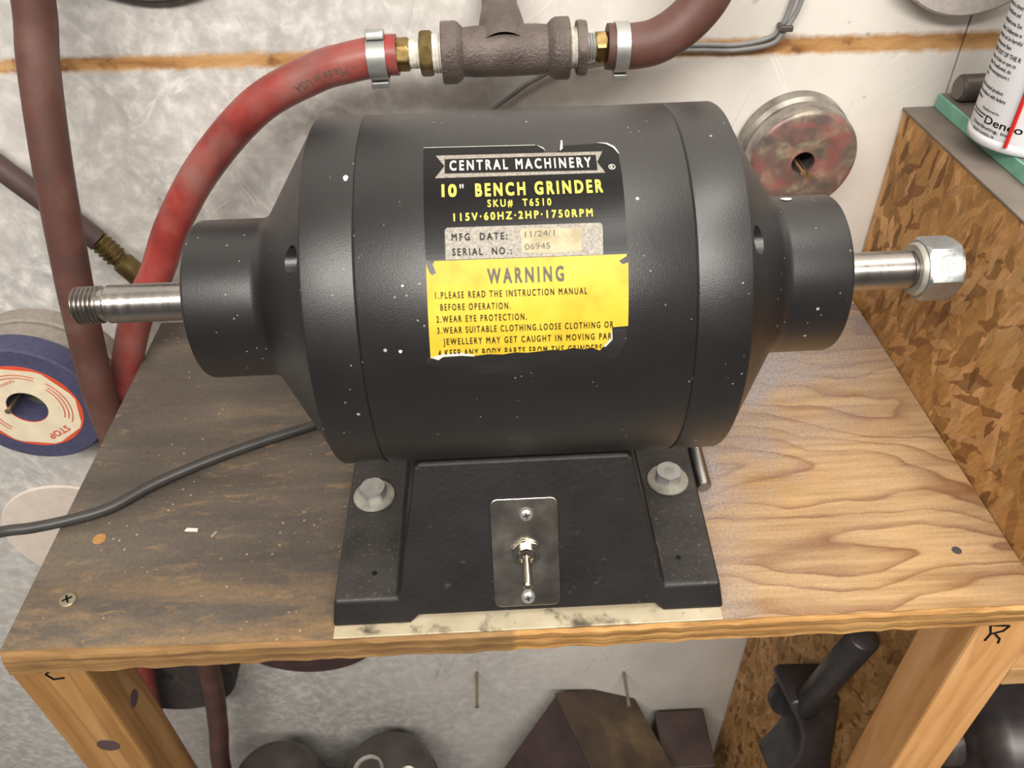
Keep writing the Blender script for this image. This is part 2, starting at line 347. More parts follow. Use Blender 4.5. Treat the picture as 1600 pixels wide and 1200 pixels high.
def lathe(profile, origin=(0, 0, 0), axis=(1, 0, 0), n=64, bm=None, phase=0):
    """profile [(along, radius)] turned around the axis"""
    bm = bm or bmesh.new(); d, u, w = frame(axis); O = Vector(origin); rings = []
    for t, r in profile:
        if r <= 1e-7: rings.append([bm.verts.new(O+d*t)])
        else: rings.append([bm.verts.new(O+d*t+(u*math.cos(phase+2*PI*i/n)+w*math.sin(phase+2*PI*i/n))*r) for i in range(n)])
    for a, b in zip(rings, rings[1:]):
        for i in range(n):
            j = (i+1) % n
            if len(a) == 1 and len(b) == 1: continue
            if len(a) == 1: bm.faces.new((a[0], b[j], b[i]))
            elif len(b) == 1: bm.faces.new((a[i], a[j], b[0]))
            else: bm.faces.new((a[i], a[j], b[j], b[i]))
    return bm
def rod(a, b, r, n=24, bm=None, ch=0.):
    a = Vector(a); b = Vector(b); L = (b-a).length
    p = [(0, 0), (0, r-ch), (ch, r), (L-ch, r), (L, r-ch), (L, 0)] if ch else [(0, 0), (0, r), (L, r), (L, 0)]
    return lathe(p, a, b-a, n, bm)
def spline(pts, k=10):
    """Catmull-Rom through the points"""
    P = [Vector(p) for p in pts]; P = [P[0]*2-P[1]]+P+[P[-1]*2-P[-2]]; out = []
    for i in range(1, len(P)-2):
        for s in range(k):
            t = s/k; a, b, c, d = P[i-1:i+3]
            out.append(.5*((2*b)+(c-a)*t+(2*a-5*b+4*c-d)*t*t+(3*b-a-3*c+d)*t**3))
    return out+[P[-2]]
def tube(path, r, n=20, bm=None, cap=True):
    bm = bm or bmesh.new(); path = [Vector(p) for p in path]; rings = []
    t0 = (path[1]-path[0]).normalized(); _, u, _w = frame(t0)
    for i, p in enumerate(path):
        t = (path[min(i+1, len(path)-1)]-path[max(i-1, 0)]).normalized()
        u = (u-t*u.dot(t)).normalized(); w = t.cross(u)
        rr = r[i] if isinstance(r, (list, tuple)) else r
        rings.append([bm.verts.new(p+(u*math.cos(2*PI*j/n)+w*math.sin(2*PI*j/n))*rr) for j in range(n)])
    for a, b in zip(rings, rings[1:]):
        for j in range(n): bm.faces.new((a[j], a[(j+1) % n], b[(j+1) % n], b[j]))
    if cap: bm.faces.new(rings[0][::-1]); bm.faces.new(rings[-1])
    return bm
def hexnut(a, b, rc, bore=0., n_phase=0., ch=.12):
    """hexagon prism between points a and b with chamfered corners, corner radius rc"""
    a = Vector(a); b = Vector(b); d, u, w = frame(b-a); L = (b-a).length; bm = bmesh.new(); N = 48
    def ring(t, f):
        out = []
        for i in range(N):
            an = 2*PI*i/N; k = (an-n_phase) % (PI/3)-PI/6; rad = rc*math.cos(PI/6)/math.cos(k)
            rad = min(rad, rc*f); out.append(bm.verts.new(a+d*t+(u*math.cos(an)+w*math.sin(an))*rad))
        return out
    c = rc*ch
    rs = [ring(0, .9), ring(c*.5, .95), ring(c, 1.), ring(L-c, 1.), ring(L-c*.5, .95), ring(L, .9)]
    if bore:
        def circ(t): return [bm.verts.new(a+d*t+(u*math.cos(2*PI*i/N)+w*math.sin(2*PI*i/N))*bore) for i in range(N)]
        rs = [circ(L*.5), circ(0)]+rs+[circ(L), circ(L*.5)]
    for p, q in zip(rs, rs[1:]):
        for i in range(N): bm.faces.new((p[i], p[(i+1) % N], q[(i+1) % N], q[i]))
    bm.faces.new(rs[0][::-1]); bm.faces.new(rs[-1])
    return bm

_dg = None
def text_mesh(s, bold=0., space=1., shear=0.):
    """the lettering as a flat triangulated bmesh, with its extent; heavier strokes come from overlaid copies"""
    cu = bpy.data.curves.new('lettering', 'FONT'); cu.body = s; cu.resolution_u = 3; cu.space_character = space; cu.shear = shear
    o = bpy.data.objects.new('lettering', cu); COL.objects.link(o)
    dg = bpy.context.evaluated_depsgraph_get(); dg.update()
    me = bpy.data.meshes.new_from_object(o.evaluated_get(dg), depsgraph=dg)
    bm = bmesh.new()
    for lay, (dx, dy) in enumerate(((0, 0),) if not bold else ((-bold, -bold), (bold, -bold), (bold, bold), (-bold, bold), (0, 0))):
        me2 = me.copy(); me2.transform(Matrix.Translation((dx, dy, lay))); bm.from_mesh(me2); bpy.data.meshes.remove(me2)
    bpy.data.meshes.remove(me); bpy.data.objects.remove(o); bpy.data.curves.remove(cu)
    bmesh.ops.triangulate(bm, faces=bm.faces)
    xs = [v.co.x for v in bm.verts]; return bm, min(xs), max(xs)
CAP = .729   # height of a capital in the built-in font
def lettering(s, fn, x0, x1, base0, base1, h, mat, parent, bold=.012, space=1.05, clip=None):
    """write s between x0 and x1 on a surface; fn(u, v) gives the world point"""
    bm, a, b = text_mesh(s, bold, space); k = (x1-x0)/(b-a)
    for v in bm.verts:
        u = x0+(v.co.x-a)*k; v.co = (u, base0+(base1-base0)*(u-x0)/(x1-x0)+v.co.y*h/CAP, v.co.z)
    if clip:
        (cx0, cy0), (cx1, cy1) = clip; n = Vector((cy1-cy0, cx0-cx1, 0))
        bmesh.ops.bisect_plane(bm, geom=bm.verts[:]+bm.edges[:]+bm.faces[:], plane_co=(cx0, cy0, 0), plane_no=n, clear_outer=True)
    e = abs(x1-x0)*.002
    for v in bm.verts:
        u, w_, lay = v.co; p = Vector(fn(u, w_)); n = (Vector(fn(u+e, w_))-p).cross(Vector(fn(u, w_+e))-p).normalized(); v.co = p+n*(lay*.00002)
    o = obj('lettering', bm, mat, parent)
    return o
def wrap_sheet(poly, fn, step=.002):
    """thin sheet with the outline poly, cut into strips in v and laid on a surface"""
    bm = bmesh.new(); f = bm.faces.new([bm.verts.new((u, v, 0)) for u, v in poly])
    bmesh.ops.triangulate(bm, faces=[f])
    lo = min(v for _, v in poly); hi = max(v for _, v in poly); c = lo+step
    while c < hi:
        bmesh.ops.bisect_plane(bm, geom=bm.verts[:]+bm.edges[:]+bm.faces[:], plane_co=(0, c, 0), plane_no=(0, 1, 0)); c += step
    for v in bm.verts: v.co = fn(v.co.x, v.co.y)
    return bm
def rounded(x0, x1, y0, y1, r, k=5):
    out = []
    for cx, cy, a in ((x1-r, y1-r, 0), (x0+r, y1-r, 90), (x0+r, y0+r, 180), (x1-r, y0+r, 270)):
        out += [(cx+r*math.cos(math.radians(a+90*i/k)), cy+r*math.sin(math.radians(a+90*i/k))) for i in range(k+1)]
    return out
def recentre(o):
    """move a top-level mesh's origin to the middle of its base"""
    vs = [v.co for v in o.data.vertices]
    c = Vector(((min(v.x for v in vs)+max(v.x for v in vs))/2, (min(v.y for v in vs)+max(v.y for v in vs))/2, min(v.z for v in vs)))
    o.data.transform(Matrix.Translation(-c)); o.location = c
    return o

FLOOR = -.95; WALL = .317
# ------------------------------------------------------------------ the room
structure(obj('floor', box(-2.2, 2.2, -2.6, WALL+.05, FLOOR-.05, FLOOR), 'concrete'))
wall = structure(obj('wall_back', box(-2.2, 2.2, WALL+.012, WALL+.05, FLOOR, 1.75), 'wall_paint'))
SEAM = .3355
obj('panel', box(-2.2, SEAM-.0007, WALL, WALL+.012, FLOOR, 1.75), 'wall_paint', wall, bevel=.0006)
obj('panel', box(SEAM+.0007, 2.2, WALL, WALL+.012, FLOOR, 1.75), 'wall_paint', wall, bevel=.0006)
structure(obj('ceiling', box(-2.2, 2.2, -2.6, WALL+.05, 1.75, 1.8), 'paint_white'))

# ------------------------------------------------------------------ workbench
bench = thing('workbench', (0, .16, FLOOR), 'small wooden workbench with plywood top, dark stained left half, carrying the grinder', 'workbench')
bm = bmesh.new(); XL, XR, D, T = -.2872, .3058, .3165, -.0185
NX = 150
RJ = random.Random(3)
JT = {k: [RJ.gauss(0, 1) for _ in range(NX+2)] for k in (1, 2, 4, 7)}
def jag(i, s): t = JT[s]; return .00035*(t[max(i-1, 0)]*.5+t[i]+t[i+1]*.5)
top = []; mid = []; bot = []
for i in range(NX+1):
    x = XL+(XR-XL)*i/NX; left = max(0, 1-(x-XL)/.18)
    top.append(bm.verts.new((x, .0012+.003*left+.35*jag(i, 1), 0)))
    mid.append(bm.verts.new((x, -.0006+.8*left*.002+.6*jag(i, 4), -.003-.004*left)))
    bot.append(bm.verts.new((x, .0002+jag(i, 7), T+.5*jag(i, 2))))
tb = [bm.verts.new((XL, D, 0)), bm.verts.new((XR, D, 0))]; bb = [bm.verts.new((XL, D, T)), bm.verts.new((XR, D, T))]
ft = bm.faces.new(top+[tb[1], tb[0]]); fb = bm.faces.new(bot[::-1]+[bb[0], bb[1]])
for i in range(NX):
    for a, b in ((top, mid), (mid, bot)): bm.faces.new((a[i], b[i], b[i+1], a[i+1])).material_index = 1
for f in (bm.faces.new((top[0], tb[0], bb[0], bot[0], mid[0])), bm.faces.new((top[-1], mid[-1], bot[-1], bb[1], tb[1])), bm.faces.new((tb[0], tb[1], bb[1], bb[0]))): f.material_index = 1
fb.material_index = 1
obj('tabletop', bm, ['plywood_top', 'plywood_edge'], bench)
def leg(x0, x1, y0, y1, mat):
    return obj('leg', box(x0, x1, y0, y1, FLOOR, T), mat, bench, bevel=.002)
legL = leg(-.2915, -.249, .004, .0415, 'pine_old')
legR = leg(.278, .3165, .004, .0455, 'pine_new')
# knots and a splinter on the legs
obj('knot', lathe([(0, 0), (0, .0075), (.0006, .007), (.0008, 0)], (-.266, .0042, -.114), (0, -1, 0), 20), 'dark_rubber', legL)
kn = obj('knot', lathe([(0, 0), (0, .006), (.0006, .0055), (.0008, 0)], (-.2492, .024, -.093), (1, 0, 0), 20), 'dark_rubber', legL)
obj('splinter', hexa([(.2785, .003, -.0235), (.281, .003, -.0235), (.281, .0055, -.0235), (.2785, .0055, -.0235), (.2762, .001, -.0195), (.277, .001, -.0195), (.277, .002, -.0195), (.2762, .002, -.0195)]), 'torn_paper', legR)
# marker writing on the legs: an L and an R, both lying on their sides
def stroke(pts, r, mat, parent, name='lettering'): return obj(name, tube(pts, r, 6), mat, parent)
yk = .0037
stroke([(-.2665, yk, -.0212), (-.2715, yk, -.0255), (-.269, yk, -.0312), (-.2625, yk, -.0302)], .0007, 'ink_black', legL)
bmr = tube([(.2835, yk, -.0243), (.2955, yk, -.0258)], .0007, 6)
tube([(.2835, yk, -.0243), (.2868, yk, -.0335), (.2935, yk, -.031), (.2955, yk, -.0258)], .0007, 6, bmr)
tube([(.2868, yk, -.0335), (.2858, yk, -.0405)], .0007, 6, bmr); tube([(.289, yk, -.033), (.2945, yk, -.0395), (.2952, yk, -.044)], .0007, 6, bmr)
obj('lettering', bmr, 'ink_black', legR)
# cross-head screw in the top, left front corner
sx, sy = -.261, .036
scr = obj('screw', lathe([(0, 0), (0, .0049), (.0012, .0051), (.0019, .0045), (.0022, 0)], (sx, sy, -.0005), (0, 0, 1), 28), 'nail_dull', bench, 40)
for a in (.5, .5+PI/2):
    c, s = math.cos(a), math.sin(a); L, Wd = .0029, .0006
    obj('recess', hexa([(sx+c*u*L-s*v*Wd, sy+s*u*L+c*v*Wd, z) for z in (.0012, .00182) for u, v in ((-1, -1), (1, -1), (1, 1), (-1, 1))]), 'ink_black', scr)
# knot of the veneer right, plug left
obj('knot', lathe([(0, 0), (0, .0030), (.0003, .0028), (.0004, 0)], (.2723, .0406, -.0001), (0, 0, 1), 20), 'wheel_dark', bench)
obj('plug', lathe([(0, 0), (0, .0042), (.0003, .004), (.0004, 0)], (-.2585, .0818, -.0001), (0, 0, 1), 20), 'pine_old', bench)
def chip(x, y, a, L, w, mat, label):
    c, q = math.cos(a), math.sin(a)
    tag(recentre(obj('wood_chip', hexa([(x+c*u*L-q*v*w, y+q*u*L+c*v*w, z) for z in (.0002, .0010) for u, v in ((-1, -1), (1, -.7), (.9, 1), (-.85, .8))]), mat)), label, 'chip', 'chips on the bench top')
chip(-.2007, .085, -.15, .0042, .0014, 'wheel_cream', 'pale wood sliver lying on the dark left bench top')
chip(-.1854, .0804, 1.0, .0026, .0009, 'zinc_dull', 'tiny grey metal shaving on the bench right of the wood sliver')
# ------------------------------------------------------------------ strand-board cabinet on the right
cab = thing('cabinet', (.53, .18, FLOOR), 'strand board cabinet on the right, standing against the bench, dusty grey top', 'cabinet')
CT = .162
poly = [(.05, FLOOR), (WALL-.002, FLOOR), (WALL-.002, CT), (.032, CT), (.032, -.001), (.05, -.001)]
obj('side_panel', prism(poly, lambda u, v, w: (w, u, v), .3065, .318), 'strand_board', cab, bevel=.0008)
obj('side_panel', prism([(.0, FLOOR), (WALL-.002, FLOOR), (WALL-.002, CT), (.0, CT)], lambda u, v, w: (w, u, v), .78, .79), 'strand_board', cab, bevel=.0008)
obj('stile', box(.3075, .345, -.006, .031, .0008, CT), 'pine_new', cab, bevel=.001)
obj('top_board', box(.3055, .79, -.006, WALL-.001, CT, CT+.002), 'dusty_board', cab, bevel=.0006)
obj('shelf', box(.3185, .78, .006, WALL-.003, -.1, -.081), 'pine_shelf', cab, bevel=.001)
obj('shelf', box(.3185, .78, .006, WALL-.003, -.49, -.471), 'dusty_board', cab, bevel=.001)
bd = thing('board', (.5, .18, CT+.002), 'loose dusty board with teal painted edge lying on the cabinet top', 'board')
BZ = CT+.0125
obj('edge_band', box(.3272, .3288, -.003, WALL-.004, CT+.0022, BZ), 'teal_edge', bd, bevel=.0006)
obj('panel', box(.3288, .76, -.003, WALL-.004, CT+.0022, BZ), 'dusty_board', bd, bevel=.0005)
# cylinder of dark steel behind the can
st = thing('steel_bar', (.37, .295, BZ), 'short dark round steel bar lying behind the spray can', 'bar')
obj('bar', lathe([(0, 0), (0, .0075), (.0018, .0092), (.1, .0092), (.1, 0)], (.331, .297, BZ+.0094), (1, .02, 0), 40), 'dark_iron', st, 30)
obj('end_face', lathe([(0, 0), (0, .0074), (.0005, 0)], (.3308, .297, BZ+.0094), (1, .02, 0), 32), 'dusty_board', st)

# ------------------------------------------------------------------ spray can
CX, CY, CR = .3458, .232, .0332
can = thing('spray_can', (CX, CY, BZ), 'white aerosol spray can with black print and red straw on the teal edged board', 'spray can')
z0 = BZ+.0004
obj('body', lathe([(.006, 0), (.006, CR-.0015), (.007, CR-.0002), (.0085, CR), (.175, CR), (.178, CR-.001), (.186, CR-.008), (.192, .013), (.2, .012), (.2, 0)], (CX, CY, z0), (0, 0, 1), 96), 'can_white', can, 40)
obj('bottom_rim', lathe([(.002, .0), (.001, CR-.003), (0, CR-.0012), (.0012, CR+.0004), (.0048, CR+.0006), (.0068, CR-.0004), (.0072, CR-.003)], (CX, CY, z0), (0, 0, 1), 96), 'can_white', can, 60)
obj('cap', lathe([(.2, 0), (.2, .0125), (.222, .0115), (.225, .009), (.225, 0)], (CX, CY, z0), (0, 0, 1), 40), 'straw_red', can, 40)
def canpt(off):
    def fn(u, v):
        a = u/CR; return (CX+(CR+off)*math.cos(a), CY+(CR+off)*math.sin(a), v)
    return fn
bodyc = [o for o in can.children if o.name.startswith('body')][0]
def can_line(s, a0, z, h, mat='ink_black', bold=.0, squeeze=.86, a1=None):
    bm, xa, xb = text_mesh(s, bold, 1.0); bm.free()
    u0 = math.radians(a0)*CR; u1 = math.radians(a1)*CR if a1 is not None else u0+(xb-xa)*h/CAP*squeeze
    lettering(s, canpt(.00015), u0, u1, z, z, h, mat, can, bold, 1.0)
G = -206
for s, z, h, b in (('store in a direct', .2588, .0021, 0), ('from flames and', .2547, .0021, 0), ('ventilated area. Exc', .2497, .0021, 0), ('abused. Deliberate m', .2452, .0021, 0), ('product can be harmful', .2413, .0021, 0), ('may become flam', .2370, .0021, 0),
                   ('KEEP OUT OF THE R', .2325, .0024, .006), ('In case of skin or eye co', .2286, .0021, 0), ('tness. If swallowed, do', .2248, .0021, 0), ('ting or overexposure t', .2211, .0021, 0), ('ratory.', .2180, .0016, 0),
                   ('ty and unused product', .2118, .0021, 0), ('in accordance with federa', .2078, .0021, 0), ('regulations.', .2045, .0015, 0)):
    can_line(s, G+2, z-.004, h*1.1, bold=b+.012, squeeze=.88)
can_line('Manufactured for:', -181, .1960, .0016, bold=.01, squeeze=.95)
can_line('Denco', -171, .1890, .0050, bold=.012, a1=-127)
can_line('Distributing, Inc', -190, .1856, .0021, bold=.015, a1=-138)
can_line('GRAND RAPIDS, MI', -187, .1822, .0015, bold=.01, a1=-153)
can_line('DencoDistributing.com', -193, .1786, .0021, a1=-140)
# swash bars of the logo and the thin rule near the base
for zz, a, b, t in ((.1928, -203, -172, .0008), (.1908, -201, -175, .0008), (.1772, -212, -120, .00025)):
    obj('print_bar', wrap_sheet([(math.radians(a)*CR+(math.radians(b-a)*CR)*i/20, zz) for i in range(21)]+[(math.radians(b)*CR-(math.radians(b-a)*CR)*i/20, zz+t) for i in range(21)], canpt(.00016), .01), 'ink_black', can)
a = math.radians(-137.5)
obj('straw', tube([(CX+(CR+.0014)*math.cos(a), CY+(CR+.0014)*math.sin(a), zz) for zz in (BZ+.0055, BZ+.05, BZ+.12)], .0013, 12), 'straw_red', can, 60)

# ------------------------------------------------------------------ bench grinder
YC, ZC, RB = .0952, .1681, .0871
gr = thing('bench_grinder', (.011, .095, .0015), 'black bench grinder without wheels, yellow and black label, bolted to the workbench', 'bench grinder')
AX = (0, YC, ZC)
XA, XB = -.0574, .0837                    # seams between shell and end bells
g = .0005
shell = obj('motor_shell', lathe([(XA+.0001, 0), (XA+.0001, RB-g), (XA+.0007, RB), (XB-.0007, RB), (XB-.0001, RB-g), (XB-.0001, 0)], AX, (1, 0, 0), 160), 'black_coat', gr, 40)
def end_bell(xs, xe, xn, xt, hole_r):
    """seam, edge of the drum, neck, tip (either direction)"""
    s = 1 if xt > xs else -1; rs = .0401
    P = [(xs, 0), (xs, RB-g), (xs+s*.0006, RB), (xe-s*.0012, RB), (xe-s*.0003, RB-.0005), (xe, RB-.0014)]
    # cone down to the neck, then a fillet into the hub
    cx, cr = xn-s*.004, rs+.0062
    P += [(xe+(cx-xe)*t, (RB-.0014)+(cr-RB+.0014)*t) for t in (.33, .66)]
    for t in (0, .25, .5, .75, 1.):
        a = (cx, cr); b = (xn-s*.0005, rs+.0006); c = (xn+s*.004, rs)
        P.append(tuple((1-t)**2*a[i]+2*t*(1-t)*b[i]+t*t*c[i] for i in (0, 1)))
    P += [(xt-s*.0022, rs), (xt-s*.0008, rs-.0006), (xt, rs-.0022), (xt, .0125), (xt-s*.004, .0118), (xt-s*.004, 0)]
    o = obj('end_bell', lathe(P, AX, (1, 0, 0), 128), 'black_coat', gr, 32)
    # drilled hole through the cone, cut out of the solid
    th = math.radians(44.5); rc = .0785; p = Vector((0, YC-rc*math.cos(th), ZC+rc*math.sin(th)))
    me = bpy.data.meshes.new('cut'); b2 = rod((xe-s*.014, p.y, p.z), (xe+s*.03, p.y, p.z), .0062, 32)
    bmesh.ops.recalc_face_normals(b2, faces=b2.faces); b2.to_mesh(me); b2.free()
    cut = bpy.data.objects.new('cut', me); COL.objects.link(cut)
    md = o.modifiers.new('hole', 'BOOLEAN'); md.operation = 'DIFFERENCE'; md.object = cut; md.solver = 'EXACT'
    dg = bpy.context.evaluated_depsgraph_get(); dg.update()
    nm = bpy.data.meshes.new_from_object(o.evaluated_get(dg), depsgraph=dg)
    o.modifiers.clear(); o.data = nm; bpy.data.objects.remove(cut)
    finish(o, 32)
    return o
bellL = end_bell(XA, -.0802, -.1105, -.1475, 0)
bellR = end_bell(XB, .1075, .1372, .1706, 0)
# shaft: turned bar, stepped to threads at the left
sh = obj('shaft', lathe([(-.1990, 0), (-.1990, .0088), (-.1976, .0099), (.2145, .0099), (.2155, .0092), (.2255, .0092), (.2255, 0)], AX, (1, 0, 0), 64), 'turned_steel', gr, 30)
P = [(-.2155, 0), (-.2155, .0075)]
x = -.2145; pitch_ = .00225
while x < -.2022: P += [(x, .0082), (x+pitch_*.3, .0097), (x+pitch_*.45, .0097), (x+pitch_*.8, .0081)]; x += pitch_
P += [(-.2018, .0085), (-.1985, .0086), (-.1985, 0)]
obj('thread', lathe(P, AX, (1, 0, 0), 64), 'turned_steel', sh, 25)
# big nut at the right end, with its chamfered washer face
nut = obj('hex_nut', hexnut((.2195, YC, ZC), (.2375, YC, ZC), .0169, 0, math.radians(8), .1), 'nut_zinc', gr, 28)
obj('nut_face', lathe([(.2172, .0094), (.2172, .0128), (.2185, .0138), (.2198, .0141), (.2198, .0094)], AX, (1, 0, 0), 64), 'zinc_dull', nut, 30)
obj('thread', lathe([(.2375, 0), (.2375, .0098), (.2378, 0)], AX, (1, 0, 0), 32), 'turned_steel', nut)

# label, printed sheet glued on the shell: u along the shaft, v the arc in millimetres
def drum(off):
    def fn(u, v):
        th = v/1000/RB; r = RB+off; return (u/1000, YC-r*math.cos(th), ZC+r*math.sin(th))
    return fn
label = obj('label', wrap_sheet([(-28.1, 118), (20.8, 116.7), (23.3, 114.7), (23.6, 111.6), (25.6, 110.4), (28.4, 111.4), (30.2, 113.2), (30.9, 116), (32.5, 115.9), (46.6, 116.6), (50.6, 116), (53.4, 113.4), (55.1, 108.9), (55.3, 97.5), (55.1, 75.9), (55, 61.5), (-24.4, 62), (-27.9, 63.5)], drum(.00018), 2), 'label_black', gr)
label['label'] = 'torn black and yellow rating and warning label'
obj('warning_panel', wrap_sheet([(-24.4, 62.7), (44.8, 62.2), (54.6, 62.2), (54.3, 61.3), (51.1, 59.5), (52.7, 58.1), (55, 58.7), (54.5, 32.6), (47.8, 32.3), (47.2, 27.6), (42.7, 22.3), (39.3, 23.8), (36, 23.2), (31.2, 24), (27, 23.2), (22.6, 23.6), (12.3, 22.8), (7, 23.2), (2, 22.5), (-4, 22.9), (-10, 22.4), (-15.6, 23.6), (-23.1, 23.3), (-25.2, 21.8), (-28.4, 22.2), (-27.8, 61.7), (-27.3, 60.3), (-26.6, 58.2), (-25.6, 57), (-23.8, 57.7), (-25, 61.3)], drum(.0003), 2), 'label_yellow', label)
obj('silver_panel', wrap_sheet([(-19.7, 63), (44.8, 62.4), (45.3, 74.6), (44.4, 75.8), (-18.6, 76.4), (-19.6, 75.4)], drum(.00028), 2), 'label_silver', label)
obj('date_sticker', wrap_sheet([(11.7, 64.6), (24, 63.9), (35.9, 64.2), (36.5, 73.8), (11.6, 74.6)], drum(.00036), 2), 'label_paper', label)
obj('banner', wrap_sheet([(-22.8, 112.7), (48.4, 111.1), (45.5, 105), (48.4, 99), (-23.1, 99.8), (-19.1, 106.2)], drum(.00028), 2), 'label_silver', label)
obj('banner_field', wrap_sheet([(-19, 110.2), (45.3, 109.1), (45.3, 100.4), (-19, 102)], drum(.00036), 2), 'label_black', label)
obj('torn_patch', wrap_sheet([(-30, 22.6), (-15, 23), (10, 22.8), (36, 23.8), (44, 22.4), (48, 27), (48, 31.6), (54, 31.8), (53, 24), (49, 17.5), (38, 13.5), (22, 14.5), (5, 12.2), (-12, 14), (-22, 17), (-31, 20)], drum(.00012), 2), 'torn_adhesive', label)
for pl in ([(20.6, 116.8), (23.4, 114.9), (24.1, 112.8), (23.3, 114.1), (21.5, 115.8)], [(46.5, 116.9), (50.8, 116.4), (53.9, 113.8), (55.5, 109), (54.9, 109.6), (53.1, 113.2), (50.4, 115.6)], [(30.3, 112.4), (31.2, 119.3), (31.9, 119.5), (31.6, 113.8)],
           [(-28.4, 22.6), (-23.2, 23.9), (-20, 24), (-15.6, 24.2), (-10.2, 23.0), (-10, 22.2), (-15.6, 22.8), (-23.1, 22.6), (-25.2, 21.2)], [(47.8, 32.3), (47.2, 27.6), (44.2, 24), (45.2, 23.9), (48, 27)], [(-28.1, 118.3), (20, 117), (20, 116.7), (-28.1, 118)]):
    obj('torn_edge', wrap_sheet(pl, drum(.00042), 2), 'torn_paper', label)
def lab(s, x0, x1, b0, b1, h, mat, bold=.02, space=1.12, clip=None):
    lettering(s, drum(.00048), x0, x1, b0, b1, h, mat, label, bold, space, clip)
lab('CENTRAL MACHINERY', -16.9, 42.9, 103.5, 102.2, 5.7, 'ink_white', .022, 1.45)
lab('10', -20.4, -14.2, 90.4, 90.2, 6.0, 'ink_yellow', .03)
lab('"', -12.9, -11.3, 90.0, 90.0, 6.1, 'ink_white', .0)
lab('BENCH GRINDER', -6.4, 46.6, 89.9, 89.4, 6.2, 'ink_yellow', .03, 1.42)
lab('SKU#  T6510', -1.6, 24.7, 84.7, 84.2, 3.4, 'ink_yellow', .012, 1.42)
lab('115V\u00b760HZ\u00b72HP\u00b71750RPM', -15.8, 41.5, 79.1, 78.6, 3.4, 'ink_yellow', .02, 1.42)
lab('MFG  DATE:', -16.9, 5.9, 70.8, 70.4, 3.0, 'ink_black', .02, 1.42)
lab('SERIAL  NO.:', -16.9, 7.4, 64.6, 64.2, 3.0, 'ink_black', .02, 1.42)
lab('11/24/1', 13.1, 25.4, 70.8, 71.2, 2.6, 'ink_grey', 0, 1.0)
lab('06945', 12.8, 23.3, 65.7, 65.8, 2.6, 'ink_grey', 0, 1.0)
lab('WARNING', -3, 28.4, 52.7, 52.5, 6.2, 'ink_grey', .03, 1.45)
lab('1.PLEASE READ THE INSTRUCTION MANUAL', -24.7, 37.7, 47.4, 46.7, 2.8, 'ink_black', .018, 1.42)
lab('BEFORE OPERATION.', -22.9, 6, 42.5, 42, 2.8, 'ink_black', .018, 1.42)
lab('2.WEAR EYE PROTECTION.', -24.8, 12.5, 37.6, 37.2, 2.8, 'ink_black', .018, 1.42)
lab('3.WEAR SUITABLE CLOTHING.LOOSE CLOTHING OR', -24.8, 48.3, 32.9, 32.3, 2.8, 'ink_black', .018, 1.4)
lab('JEWELLERY MAY GET CAUGHT IN MOVING PAR', -22.6, 47.6, 28, 27.3, 2.85, 'ink_black', .018, 1.4)
lab('4.KEEP ANY BODY PARTS FROM THE GRINDERS', -25, 43.6, 22.6, 21.9, 3.4, 'ink_black', .018, 1.4, ((-30, 23.7), (46, 23.5)))
# registered mark: ring and letter
rg = []
for i in range(24): rg.append((51.45+1.45*math.cos(2*PI*i/24), 101.8+1.45*math.sin(2*PI*i/24)))
bm = bmesh.new(); fn = drum(.0005)
A = [bm.verts.new(fn(*p)) for p in rg]; B = [bm.verts.new(fn(51.45+(p[0]-51.45)*.78, 101.8+(p[1]-101.8)*.78)) for p in rg]
for i in range(24): bm.faces.new((A[i], A[(i+1) % 24], B[(i+1) % 24], B[i]))
obj('registered_ring', bm, 'ink_white', label)
lab('R', 50.9, 52, 101, 101, 1.6, 'ink_white', .02)
# paint dabs on the housing
def dab(xc, r, th, a, b, par):
    bm = bmesh.new(); r += .0003; th = math.radians(th); vs = []
    for i in range(16):
        q = 2*PI*i/16; u = a*math.cos(q)*(1+.15*math.sin(3*q)); t = th+b*math.sin(q)/r
        vs.append(bm.verts.new((xc+u, YC-r*math.cos(t), ZC+r*math.sin(t))))
    bm.faces.new(vs); obj('paint_dab', bm, 'paint_white', par)
dab(.1462, .0401, 101, .0028, .0022, bellR); dab(-.0606, RB, 67, .0010, .0016, bellL); dab(-.0407, RB, 17, .0007, .0007, shell); dab(-.0378, RB, 35, .0005, .0005, shell)

# base casting: skirt with two bolt flanges, sloping pedestal between them
BZ0 = .0016; FZ = .0166
F0 = Vector((0, .0080, .003)); FU = Vector((0, .042, .086)).normalized(); FN = Vector((0, -.086, .042)).normalized()
def face(u, s, off=0.): return Vector((u, 0, 0))+F0+FU*s+FN*off
SB, SF = (BZ0-F0.z)/FU.z, (FZ-F0.z)/FU.z          # the front plane at the foot and at flange height
def base_pt(u, s_, w):
    p = face(u, s_)
    return p if w == 0 else Vector((p.x+(.006 if p.x > .1 else 0), 2*YC-p.y, p.z))
outline = [(-.1005, SB), (-.0565, SB), (-.0515, .0030), (.0825, .0030), (.0875, SB), (.1218, SB), (.1195, SF), (.0885, SF), (.0865, SF+.004), (.0705, .0915), (.0675, .0945), (-.0455, .0945), (-.0485, .0915), (-.0613, SF+.004), (-.0633, SF), (-.0985, SF)]
bm = prism(outline, base_pt, 0, 1)
bmesh.ops.recalc_face_normals(bm, faces=bm.faces)
for f in bm.faces:
    if f.normal.z > .9 and f.calc_center_median().z < .03: f.material_index = 1
base = obj('base', bm, ['black_casting', 'dusty_casting'], gr, bevel=.0018, seg=3)
